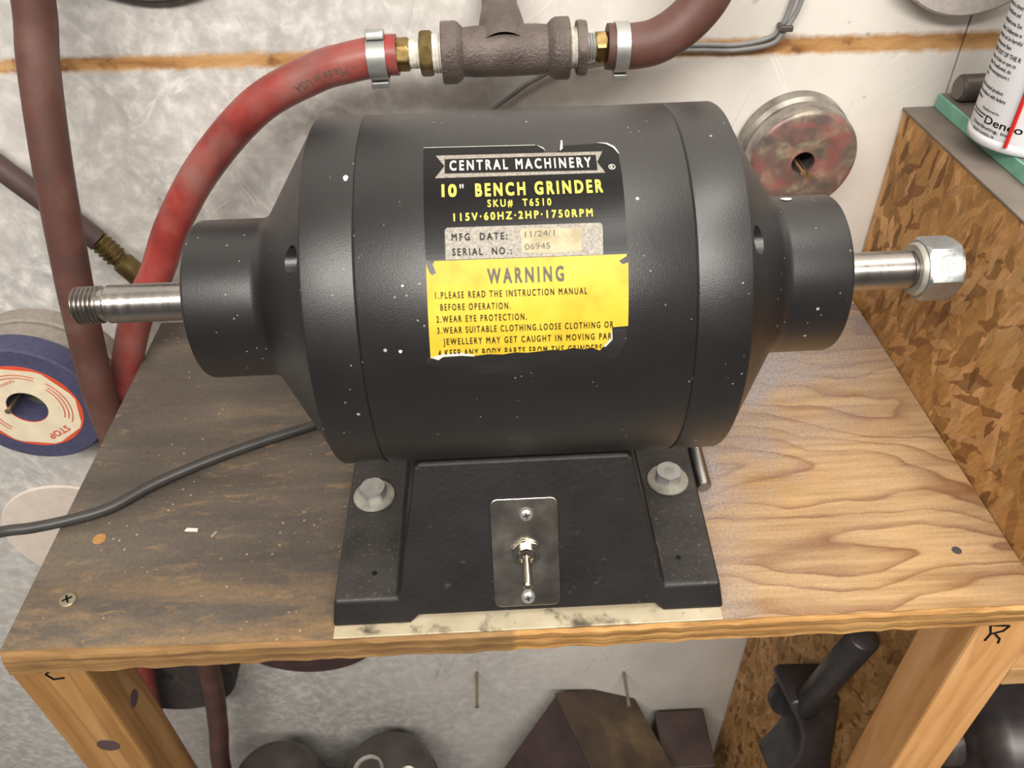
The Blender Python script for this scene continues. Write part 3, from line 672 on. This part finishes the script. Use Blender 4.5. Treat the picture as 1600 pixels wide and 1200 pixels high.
# flange bolts: washer, hex head
def bolt(x, y, ph):
    z = FZ
    b = obj('bolt', hexnut((x, y, z+.0024), (x, y, z+.0092), .0086, 0, ph, .14), 'zinc', gr, 28)
    obj('washer', lathe([(0, 0), (0, .0128), (.0006, .0132), (.0016, .0128), (.0024, .0105), (.0025, 0)], (x, y, z), (0, 0, 1), 48), 'zinc_dull', b, 30)
    obj('grade_mark', lathe([(0, 0), (0, .0034), (.0002, 0)], (x, y, z+.0092), (0, 0, 1), 20), 'zinc_dull', b)
bolt(-.0826, .0917, .3); bolt(.1045, .0935, .1)
for x, y in ((-.0773, .0324), (.0994, .0331)):
    obj('tapped_hole', lathe([(0, 0), (0, .0017), (.0003, .0015), (.0004, 0)], (x, y, FZ-.0001), (0, 0, 1), 16), 'ink_black', gr)
# switch plate
pl = rounded(-.0085, .0289, .0070, .0722, .0042)
plate = obj('switch_plate', prism(pl, lambda u, v, w: face(u, v, w), .0001, .0016), 'brushed_aluminium', gr, bevel=.0005)
def dome_screw(u, s, r=.0040):
    p = face(u, s, .0016)
    k = obj('screw', lathe([(0, 0), (0, r), (.0008, r*.97), (.0016, r*.75), (.0021, r*.35), (.0022, 0)], p, FN, 28), 'zinc', plate, 60)
    return k
for u, s in ((.0113, .0627), (.0106, .0128)):
    dome_screw(u, s)
    for a in (.2, .2+PI/2):
        c, s_ = math.cos(a), math.sin(a); L, Wd = .0017, .0003
        obj('screw_slot', hexa([face(u+c*i*L-s_*j*Wd, s+s_*i*L+c*j*Wd, .0016+o_) for o_ in (.0012, .00226) for i, j in ((-1, -1), (1, -1), (1, 1), (-1, 1))]), 'ink_black', plate)
sw = obj('toggle_switch', lathe([(0, 0), (0, .0053), (.0066, .0053), (.0074, .0048), (.0074, .0036), (.005, .0034), (.005, 0)], face(.0103, .0400, .0016), FN, 36), 'nickel', gr, 30)
obj('lock_nut', hexnut(face(.0103, .0400, .0018), face(.0103, .0400, .0042), .0084, 0, .35, .1), 'nickel', sw, 28)
dl = (FN*.62-FU*.78).normalized(); p0 = face(.0103, .0400, .0060)
obj('lever', lathe([(0, 0), (0, .0022), (.004, .0023), (.014, .0029), (.0163, .0029), (.0180, .0018), (.0186, 0)], p0, dl, 28), 'nickel', sw, 50)

# pale shim sheet under the base, flush with the bench edge
tag(recentre(obj('shim_plate', box(-.0998, .1204, .0006, .19, .0002, .0015), 'shim_metal', bevel=.0004)), 'thin cream coloured metal sheet between grinder base and bench top', 'metal sheet')
# threaded steel rod lying beside the base
rd = thing('steel_rod', (.13, .15, .0003), 'thin threaded steel rod lying on the bench beside the grinder base', 'rod')
P = [(0, 0), (0, .0036)]
x = .0008
while x < .12: P += [(x, .0046), (x+.0007, .0050)]; x += .0014
P += [(.122, .004), (.122, 0)]
obj('rod', lathe(P, (.1302, .0962, .0053), (.035, 1, 0), 28), 'turned_steel', rd)

# power cord
pts = [(-.06, .21, .005), (-.1, .192, .0045), (-.137, .174, .0042), (-.173, .158, .0045), (-.205, .141, .005), (-.234, .123, .0048), (-.257, .104, .0045), (-.279, .095, .0048), (-.301, .089, .0055), (-.325, .087, .004), (-.37, .086, -.012), (-.43, .085, -.08), (-.48, .09, -.25), (-.52, .1, -.6), (-.54, .1, FLOOR+.006)]
cord = tag(recentre(obj('power_cord', tube(spline(pts), .0036, 16), 'black_rubber', None, 60)), 'black power cord running from the grinder across the left bench top', 'cord')

# ------------------------------------------------------------------ air line on the wall
TY, TZ = .257, .2345
tee = thing('pipe_tee', (.013, TY, .214), 'rough cast iron pipe tee fitted between two red rubber hoses', 'pipe fitting')
T0, T1 = -.0262, .0522
obj('tee_body', lathe([(T0, .009), (T0, .0176), (T0+.0006, .0182), (T0+.0085, .0182), (T0+.0105, .0172), (T0+.0135, .0142), (T0+.02, .0148), (.013, .0151), (T1-.02, .0148), (T1-.0135, .0142), (T1-.0105, .0172), (T1-.0085, .0182), (T1-.0006, .0182), (T1, .0176), (T1, .009)], (0, TY, TZ), (1, 0, 0), 48), 'cast_iron', tee, 40)
obj('branch', lathe([(-.006, .0150), (.014, .0142), (.022, .0130), (.03, .0112), (.046, .0108), (.07, .0108)], (.0115, TY, TZ+.004), (-.02, .86, .42), 40), 'cast_iron', tee, 60)
def conn(xs, tee_side):
    """bushing, tape wrapped threads, brass hex and nipple; xs from the tee outwards"""
    t0, b0, b1, t1, n0, n1 = xs
    o = lambda nm, a, b, r, mat, sm=None: obj(nm, lathe([(a, .004), (a, r*.96), (a+(b-a)*.1, r), (b-(b-a)*.1, r), (b, r*.96), (b, .004)], (0, TY, TZ), (1, 0, 0), 36), mat, tee, 35)
    def rib(nm, a, b, r, mat, n=5):
        P = [(a, .004)]
        for i in range(n): P += [(a+(b-a)*(i+.1)/n, r*.94), (a+(b-a)*(i+.5)/n, r)]
        P += [(b, r*.92), (b, .004)]; return obj(nm, lathe(P, (0, TY, TZ), (1, 0, 0), 36), mat, tee, 50)
    return o, rib
o_, rib = conn((0,)*6, 0)
rib('thread_tape', T0+.001, -.0325, .0118, 'thread_tape', 4)
obj('bushing', hexnut((-.0318, TY, TZ), (-.0395, TY, TZ), .0138, 0, .35, .12), 'dirty_brass', tee, 28)
rib('thread_tape', -.0392, -.0465, .0086, 'thread_tape', 4)
obj('brass_nut', hexnut((-.0462, TY, TZ), (-.0542, TY, TZ), .0102, 0, .2, .1), 'brass', tee, 28)
rib('thread_tape', T1-.001, .0575, .0122, 'thread_tape', 4)
obj('bushing', hexnut((.0568, TY, TZ), (.0626, TY, TZ), .0178, 0, .2, .12), 'cast_iron', tee, 28)
rib('thread_tape', .0624, .0690, .0086, 'zinc', 4)
obj('brass_nut', hexnut((.0686, TY, TZ), (.0752, TY, TZ), .0102, 0, .3, .1), 'brass', tee, 28)

HR = .0120
def hose(name, pts, r, mat, label, k=12):
    p = spline(pts, k); return recentre(tag(obj(name, tube(p, r, 28), mat, None, 60), label, 'hose')), p
red, redp = hose('rubber_hose', [(-.0535, TY, TZ), (-.065, TY, TZ-.0004), (-.085, TY+.001, TZ-.004), (-.108, .262, .2235), (-.1495, .266, .2025), (-.1941, .268, .1622), (-.2284, .268, .1190), (-.2515, .267, .0805), (-.2812, .266, .0375), (-.3085, .265, -.0242), (-.336, .262, -.12), (-.38, .26, -.28), (-.4344, .26, -.4732), (-.47, .26, -.7), (-.48, .25, FLOOR+.014)], HR, 'red_rubber', 'bright red rubber air hose curving left from the pipe tee down behind the bench')
hose('rubber_hose', [(-.258, .282, .34), (-.2695, .275, .269), (-.2767, .266, .2346), (-.2850, .252, .1791), (-.2935, .243, .1224), (-.3045, .239, .0595), (-.3180, .238, -.0287), (-.326, .242, -.15), (-.335, .25, -.30), (-.3536, .258, -.4604), (-.379, .262, -.59), (-.4063, .262, -.7201), (-.42, .25, FLOOR+.0135)], .0122, 'brown_rubber', 'brown faded rubber hose hanging down the wall at the left')
hose('rubber_hose', [(.0755, TY, TZ), (.09, TY, TZ-.0005), (.107, .258, .2365), (.124, .26, .2465), (.137, .261, .2625), (.143, .262, .285), (.146, .262, .34)], .0135, 'brown_rubber', 'faded red hose curving up out of frame right of the pipe tee')
thin = thing('air_hose', (-.32, .3, .05), 'thin dark hose slanting behind the others at left, ending in a ribbed brass fitting', 'hose')
p = spline([(-.43, .303, .245), (-.392, .303, .2), (-.353, .303, .152), (-.322, .303, .112), (-.305, .303, .09)], 10)
obj('hose', tube(p, .0085, 20), 'dark_rubber', thin, 60)
d = (Vector((-.284, .303, .056))-Vector((-.305, .303, .09))); L = d.length
P = [(-.002, .003)]
for i in range(5): P += [(L*.1*i, .0072), (L*.1*i+.0008, .0086), (L*.1*i+.0022, .0086), (L*.1*i+.003, .0072)]
P += [(L*.55, .0066), (L*.6, .0088), (L*1.1, .0088), (L*1.12, .006), (L*1.3, .006), (L*1.3, 0)]
obj('brass_fitting', lathe(P, (-.305, .303, .09), d, 28), 'dirty_brass', thin, 40)
# clamps on the hoses
def clamp(x0, x1, z, r, ears, label, tilt):
    c = thing('hose_clamp', (x0, TY, z-r), label, 'hose clamp', 'hose clamps beside the tee'); ax = Vector((1, 0, tilt)); xm = (x0+x1)/2; h = (x1-x0)/2
    obj('band', lathe([(-h, r), (-h, r+.0012), (h, r+.0012), (h, r)], (xm, TY, z), ax, 48), 'zinc', c, 35)
    for s in ears:
        # pinched ear: a small loop standing off the band
        pts = [(-.0045, 0), (-.0042, .0016), (-.003, .0042), (.0, .0050), (.003, .0042), (.0042, .0016), (.0045, 0)]
        obj('ear', prism([(u, v) for u, v in pts], lambda u, v, w: (xm+w, TY-.003+u, z+tilt*w+s*(r+.0008+v)), -h, h), 'zinc', c, 50, bevel=.0006)
clamp(-.0712, -.0600, TZ-.0012, HR, (1, -1), 'zinc hose clamp with two pinched ears on the red hose', .02)
clamp(.0800, .0885, TZ-.0006, .0136, (-1,), 'zinc hose clamp with one pinched ear right of the tee', -.02)
# moulded print on the red hose, upside down
fwd_ = Vector((-.62, .0, .0))
def hosept(u, v):
    # u runs along the hose from the clamp to the left, v around it
    s = u; i = 0; acc = 0
    path = redp
    while i < len(path)-2 and acc+(path[i+1]-path[i]).length < s: acc += (path[i+1]-path[i]).length; i += 1
    seg = path[i+1]-path[i]; q = path[i]+seg*((s-acc)/seg.length); t = seg.normalized()
    out = (CAM_POS-q); out = (out-t*out.dot(t)).normalized(); side = t.cross(out)
    a = v/HR; return q+(out*math.cos(a)+side*math.sin(a))*(HR+.0003)
bm, xa, xb = text_mesh('- Made in USA', .0, 1.05)
k = .043/(xb-xa)
for v in bm.verts:
    u = .0245+(v.co.x-xa)*k; v.co = hosept(u, -(v.co.y*.0052/CAP)-.0015)
obj('lettering', bm, 'ink_grey', red)

# thin grey cables clipped along the wall
cabl = thing('wall_cable', (.19, .31, .176), 'pair of thin grey cables tied together on the wall at right', 'cable')
def cable(off, dz): return [(.2155, WALL-.004-off, .34), (.2115+off*.3, WALL-.004-off, .262+dz), (.2075+off, WALL-.004-off, .24+dz), (.2035, WALL-.0045-off, .2245+dz), (.196, WALL-.0045-off, .2165+dz), (.175, WALL-.0045, .2125+dz), (.147, WALL-.0045, .2135+dz), (.11, WALL-.005, .214+dz), (.065, WALL-.005, .207+dz), (.032, WALL-.005, .193+dz), (.006, WALL-.005, .176+dz), (-.04, WALL-.005, .15+dz)]
obj('cable', tube(spline(cable(0, .002)), .0017, 12), 'grey_cable', cabl, 60)
obj('cable', tube(spline(cable(.0036, -.0015)[:9]), .0017, 12), 'grey_cable', cabl, 60)
obj('cable_tie', box(.2005, .2090, WALL-.0115, WALL-.001, .2235, .2275), 'dark_iron', cabl, bevel=.0008)

# ------------------------------------------------------------------ wheels hanging on the wall
def disc(yb, yf, r, hole, cx, cz, n=72, ch=.0015):
    """ring from yb (wall side) to yf (front)"""
    return lathe([(yb, hole), (yb, r-ch), (yb-ch, r), (yf+ch, r), (yf, r-ch), (yf, hole), (yb, hole)], (cx, 0, cz), (0, 1, 0), n)
wl = thing('grinding_wheel', (-.390, .27, -.094), 'dark blue grinding wheel with cream and orange STOP label hanging at left', 'grinding wheel')
yf = WALL-.062
obj('wheel', disc(WALL-.040, yf, .0595, .016, -.3895, -.035), 'wheel_blue', wl, 40)
lb = obj('orange_disc', disc(yf-.0001, yf-.0006, .0435, .016, -.3895, -.035, 72, .0001), 'label_orange', wl)
oc = [(-.3895+.0432*math.cos(PI/4*i+.22), -.035+.0432*math.sin(PI/4*i+.22)) for i in range(8)]
bm = bmesh.new(); N = 40
A = []; B = []
for i in range(N):
    a = 2*PI*i/N; k = ((a-.22) % (PI/4))-PI/8; rr = .0432*math.cos(PI/8)/math.cos(k)
    A.append(bm.verts.new((-.3895+rr*math.cos(a), yf-.0009, -.035+rr*math.sin(a)))); B.append(bm.verts.new((-.3895+.0162*math.cos(a), yf-.0009, -.035+.0162*math.sin(a))))
for i in range(N): bm.faces.new((A[i], A[(i+1) % N], B[(i+1) % N], B[i]))
lab2 = obj('paper_label', bm, 'label_cream', wl)
def wl_pt(rot, cx, cz):
    c, s = math.cos(rot), math.sin(rot)
    return lambda u, v: (cx+c*u-s*v, yf-.0012, cz+s*u+c*v)
def wl_text(s, ang, rad, w, h, bold=.02):
    # upright when read from the top of the turned wheel
    cx = -.3895+rad*math.cos(ang); cz = -.035+rad*math.sin(ang); lettering(s, wl_pt(ang+PI/2-PI if math.sin(ang) > 9 else ang-PI/2, cx, cz), -w/2, w/2, -h/2, -h/2, h, 'ink_red', lab2, bold)
wl_text('STOP', math.radians(-62), .0325, .022, .0062)
wl_text('WARNING', math.radians(112), .0270, .024, .0032, .0)
for k, (r0, a0, a1) in enumerate(((.0345, -30, 45), (.0315, -25, 40), (.0285, -25, 40), (.0345, 60, 150), (.0315, 60, 150), (.0315, 160, 225), (.0285, 160, 225))):
    bm = bmesh.new(); n = 16; A = []; B = []
    for i in range(n+1):
        a = math.radians(a0+(a1-a0)*i/n)
        A.append(bm.verts.new((-.3895+r0*math.cos(a), yf-.0012, -.035+r0*math.sin(a)))); B.append(bm.verts.new((-.3895+(r0+.0009)*math.cos(a), yf-.0012, -.035+(r0+.0009)*math.sin(a))))
    for i in range(n): bm.faces.new((A[i], A[i+1], B[i+1], B[i]))
    obj('print_line', bm, 'ink_red', lab2)
w2 = thing('grinding_wheel', (-.392, .3, -.113), 'thick grey grinding wheel hanging behind the dark blue wheel', 'grinding wheel')
obj('wheel', disc(WALL-.001, WALL-.019, .0665, .013, -.392, -.044), 'wheel_grey', w2, 40)
obj('wheel_front', disc(WALL-.020, WALL-.039, .0645, .013, -.392, -.044), 'wheel_grey', w2, 40)
def nail(cx, cz, length, r, mat, label, y=WALL, dx=0., dz=0., head=1.8, group=None, end=None):
    t = thing('nail', (cx, y, cz), label, 'nail', group)
    a = Vector((cx, y+.004, cz)); b = Vector((cx+dx, y-length, cz+dz)); d = (b-a).normalized()
    obj('shank', rod(a, b, r, 14), mat, t, 40); obj('head', rod(b, b+d*.0014, r*head, 18), mat, t, 40)
nail(-.4005, -.0315, .072, .0014, 'nail_brass', 'long nail through the hole of the dark blue grinding wheel', dx=.002, dz=.002)
# painted wheel at right
w3 = thing('grinding_wheel', (.2265, .3, .1), 'small paint stained wheel with grey rim hanging right of the grinder', 'grinding wheel')
wx, wz = .2268, .1385
obj('rim', lathe([(WALL-.001, .012), (WALL-.001, .0405), (WALL-.003, .0418), (WALL-.013, .0412), (WALL-.0155, .0385), (WALL-.018, .0385), (WALL-.021, .0402), (WALL-.029, .0398), (WALL-.031, .0385), (WALL-.031, .012)], (wx, 0, wz), (0, 1, 0), 80), 'wheel_rim', w3, 40)
obj('face', lathe([(WALL-.0305, .0082), (WALL-.033, .0084), (WALL-.0335, .02), (WALL-.0332, .035), (WALL-.0318, .038), (WALL-.0306, .0386), (WALL-.0300, .0386)], (wx, 0, wz), (0, 1, 0), 80), 'painted_wheel', w3, 60)
obj('bore', lathe([(WALL-.031, .0084), (WALL-.012, .0084), (WALL-.012, 0)], (wx, 0, wz), (0, 1, 0), 40), 'dark_iron', w3, 40)
nail(.2215, .139, .05, .0011, 'nail_brass', 'upper nail holding the paint stained wheel', dx=-.0005, dz=.001, group='nails of the painted wheel')
nail(.2285, .1345, .048, .0011, 'nail_brass', 'lower nail holding the paint stained wheel', dx=-.001, dz=.001, group='nails of the painted wheel')
def hung(name, cx, cz, r, th, mat, label, hole=.012, gap=.001):
    t = thing(name, (cx, WALL-th/2, cz-r), label, 'wheel')
    obj('wheel', disc(WALL-gap, WALL-gap-th, r, hole, cx, cz), mat, t, 40)
    obj('bushing', disc(WALL-gap-.001, WALL-gap-th-.0006, hole+.004, hole*.6, cx, cz, 40, .0004), 'dark_iron', t, 40)
    return t
hung('grinding_wheel', -.208, .346, .09, .008, 'wheel_dark', 'dark wheel whose lower rim just shows at top left')
hung('grinding_wheel', .320, .291, .061, .014, 'wheel_pale', 'pale grey wheel whose lower rim shows at top right above the can')
hung('abrasive_disc', -.4525, -.268, .078, .004, 'wheel_cream', 'flat cream disc hanging on the wall at left under the blue wheel')
hung('grinding_wheel', -.425, -.505, .082, .032, 'wheel_dark', 'thick dark wheel on the wall under the bench beside the left leg')
hung('grinding_wheel', -.252, -.447, .1, .012, 'wheel_maroon', 'maroon disc whose lower rim shows just below the bench front edge')
for cx, cz, l in ((-.048, -.588, 'left one of two bare nails in the wall under the bench'), (.150, -.607, 'right one of two bare nails in the wall under the bench, behind the tilted box')):
    nail(cx, cz, .048, .0022, 'nail_dull', l, head=1.3, group='bare nails under the bench')
nail(.104, .229, .006, .0012, 'dark_iron', 'short dark nail in the wall above the right hose', head=1.2)

# ------------------------------------------------------------------ things on the floor under the bench
def housing(cx, cy, r, ztop, label, port):
    t = thing('steel_housing', (cx, cy, FLOOR), label, 'housing')
    H = ztop-FLOOR
    obj('body', lathe([(0, 0), (0, r-.004), (.004, r), (H-.06, r), (H-.035, r*.97), (H-.016, r*.82), (H-.005, r*.5), (H, r*.2), (H, 0)], (cx, cy, FLOOR), (0, 0, 1), 56), 'dark_iron', t, 60)
    obj('seam_ring', lathe([(H-.075, r*.98), (H-.075, r+.003), (H-.068, r+.003), (H-.068, r*.98)], (cx, cy, FLOOR), (0, 0, 1), 56), 'black_iron', t, 40)
    for px, py, pr in port:
        obj('port', lathe([(-.03, pr*.6), (.006, pr*.72), (.010, pr*.8), (.011, pr), (-.03, pr)], (cx+px, cy+py, ztop-.012), (px*6, py*6, 1), 32), 'zinc_dull', t, 40)
        obj('plug', lathe([(-.02, 0), (-.02, pr*.7), (.003, pr*.7), (.004, 0)], (cx+px, cy+py, ztop-.012), (px*6, py*6, 1), 28), 'dark_iron', t, 40)
housing(-.318, .222, .062, -.645, 'dark domed steel housing on the floor next to the hose', ((-.03, -.005, .011),))
housing(-.174, .232, .066, -.662, 'dark domed steel housing with a raised ring port, in the middle under the bench', ((-.02, -.004, .021), (.03, -.012, .012)))
# tilted greasy box leaning right, and an upright one behind it
bx = thing('tilted_box', (.12, .2, FLOOR), 'dark greasy box leaning over to the right on the floor under the bench', 'box')
ya = math.radians(20); ridge = Vector((.0575, .297, -.619))
dirv = Vector((math.sin(ya), -math.cos(ya), 0)); ta = math.radians(-29)
acr = Vector((math.cos(ya)*math.cos(ta), math.sin(ya)*math.cos(ta), math.sin(ta))); dn = acr.cross(dirv).normalized()
if dn.z > 0: dn = -dn
Lr, Wr, Hr = .17, .125, .24
def bpt(a, b, c): return ridge+dirv*a+acr*b+dn*c
o1 = obj('side', hexa([bpt(0, 0, Hr), bpt(Lr, 0, Hr), bpt(Lr, Wr, Hr), bpt(0, Wr, Hr), bpt(0, 0, .0015), bpt(Lr, 0, .0015), bpt(Lr, Wr, .0015), bpt(0, Wr, .0015)]), 'maroon_board', bx, bevel=.002)
obj('lid', hexa([bpt(-.001, -.003, .001), bpt(Lr, -.003, .001), bpt(Lr, Wr+.003, .001), bpt(-.001, Wr+.003, .001), bpt(-.001, -.003, -.002), bpt(Lr, -.003, -.002), bpt(Lr, Wr+.003, -.002), bpt(-.001, Wr+.003, -.002)]), 'greasy_board', bx, bevel=.001)
b2 = thing('carton', (.235, .25, FLOOR), 'upright dark brown carton standing behind the tilted box', 'box')
obj('carton_side', box(.2, .266, .228, .305, FLOOR, -.706), 'greasy_board', b2, bevel=.002)
obj('carton_lid', box(.198, .268, .226, .307, -.706, -.700), 'maroon_board', b2, bevel=.002)

# cast bracket hanging on the strand board below the bench
br = thing('cast_bracket', (.29, .12, -.46), 'black cast bracket with round bar hanging on the strand board under the bench', 'bracket')
A0 = Vector((.288, .1, -.190)); A1 = Vector((.274, .118, -.340)); ax = (A1-A0).normalized()
obj('bar', rod(A0, A1, .0125, 28, None, .002), 'black_iron', br, 50)
# head: a block with a hollow front, boss and stud on its far side
hd = Vector((.3035, .122, -.372)); ew = Vector((0, -1, .32)).normalized(); en = Vector((-1, 0, 0)); ev = ew.cross(en).normalized()
if ev.z > 0: ev = -ev
prof = [(-.050, 0), (-.052, .042), (-.046, .048), (-.036, .043), (-.022, .036), (-.006, .032), (.010, .032), (.024, .036), (.038, .045), (.048, .053), (.055, .054), (.057, .046), (.056, 0)]
obj('head', prism(prof, lambda u, v, w: hd+ev*u+en*v+ew*w, -.025, .026), 'black_iron', br, 50, bevel=.0035, seg=3)
obj('boss', lathe([(-.004, 0), (-.004, .021), (.004, .021), (.007, .018), (.011, .016), (.011, 0)], hd+en*.026-ew*.025-ev*.006, -ew, 32), 'black_iron', br, 40)
obj('stud', lathe([(0, 0), (0, .0085), (.013, .0085), (.015, .0065), (.015, 0)], hd+en*.026-ew*.035-ev*.006, -ew, 24), 'black_iron', br, 40)
# motor in the cabinet
mo = thing('motor', (.52, .11, -.471), 'black cylindrical motor in the cabinet at bottom right', 'motor')
obj('housing', lathe([(.43, 0), (.43, .05), (.434, .062), (.445, .072), (.45, .0745), (.64, .0745), (.65, .06), (.65, 0)], (0, .105, -.393), (1, 0, 0), 56), 'black_iron', mo, 40)
obj('hub', lathe([(.415, 0), (.415, .02), (.418, .023), (.431, .024)], (0, .105, -.393), (1, 0, 0), 36), 'dark_iron', mo, 40)
obj('bolt', hexnut((.4, .1, -.385), (.416, .1, -.385), .010, 0, .2, .1), 'zinc', mo, 28)
obj('foot', box(.47, .6, .05, .16, -.4705, -.455), 'black_iron', mo, bevel=.002)
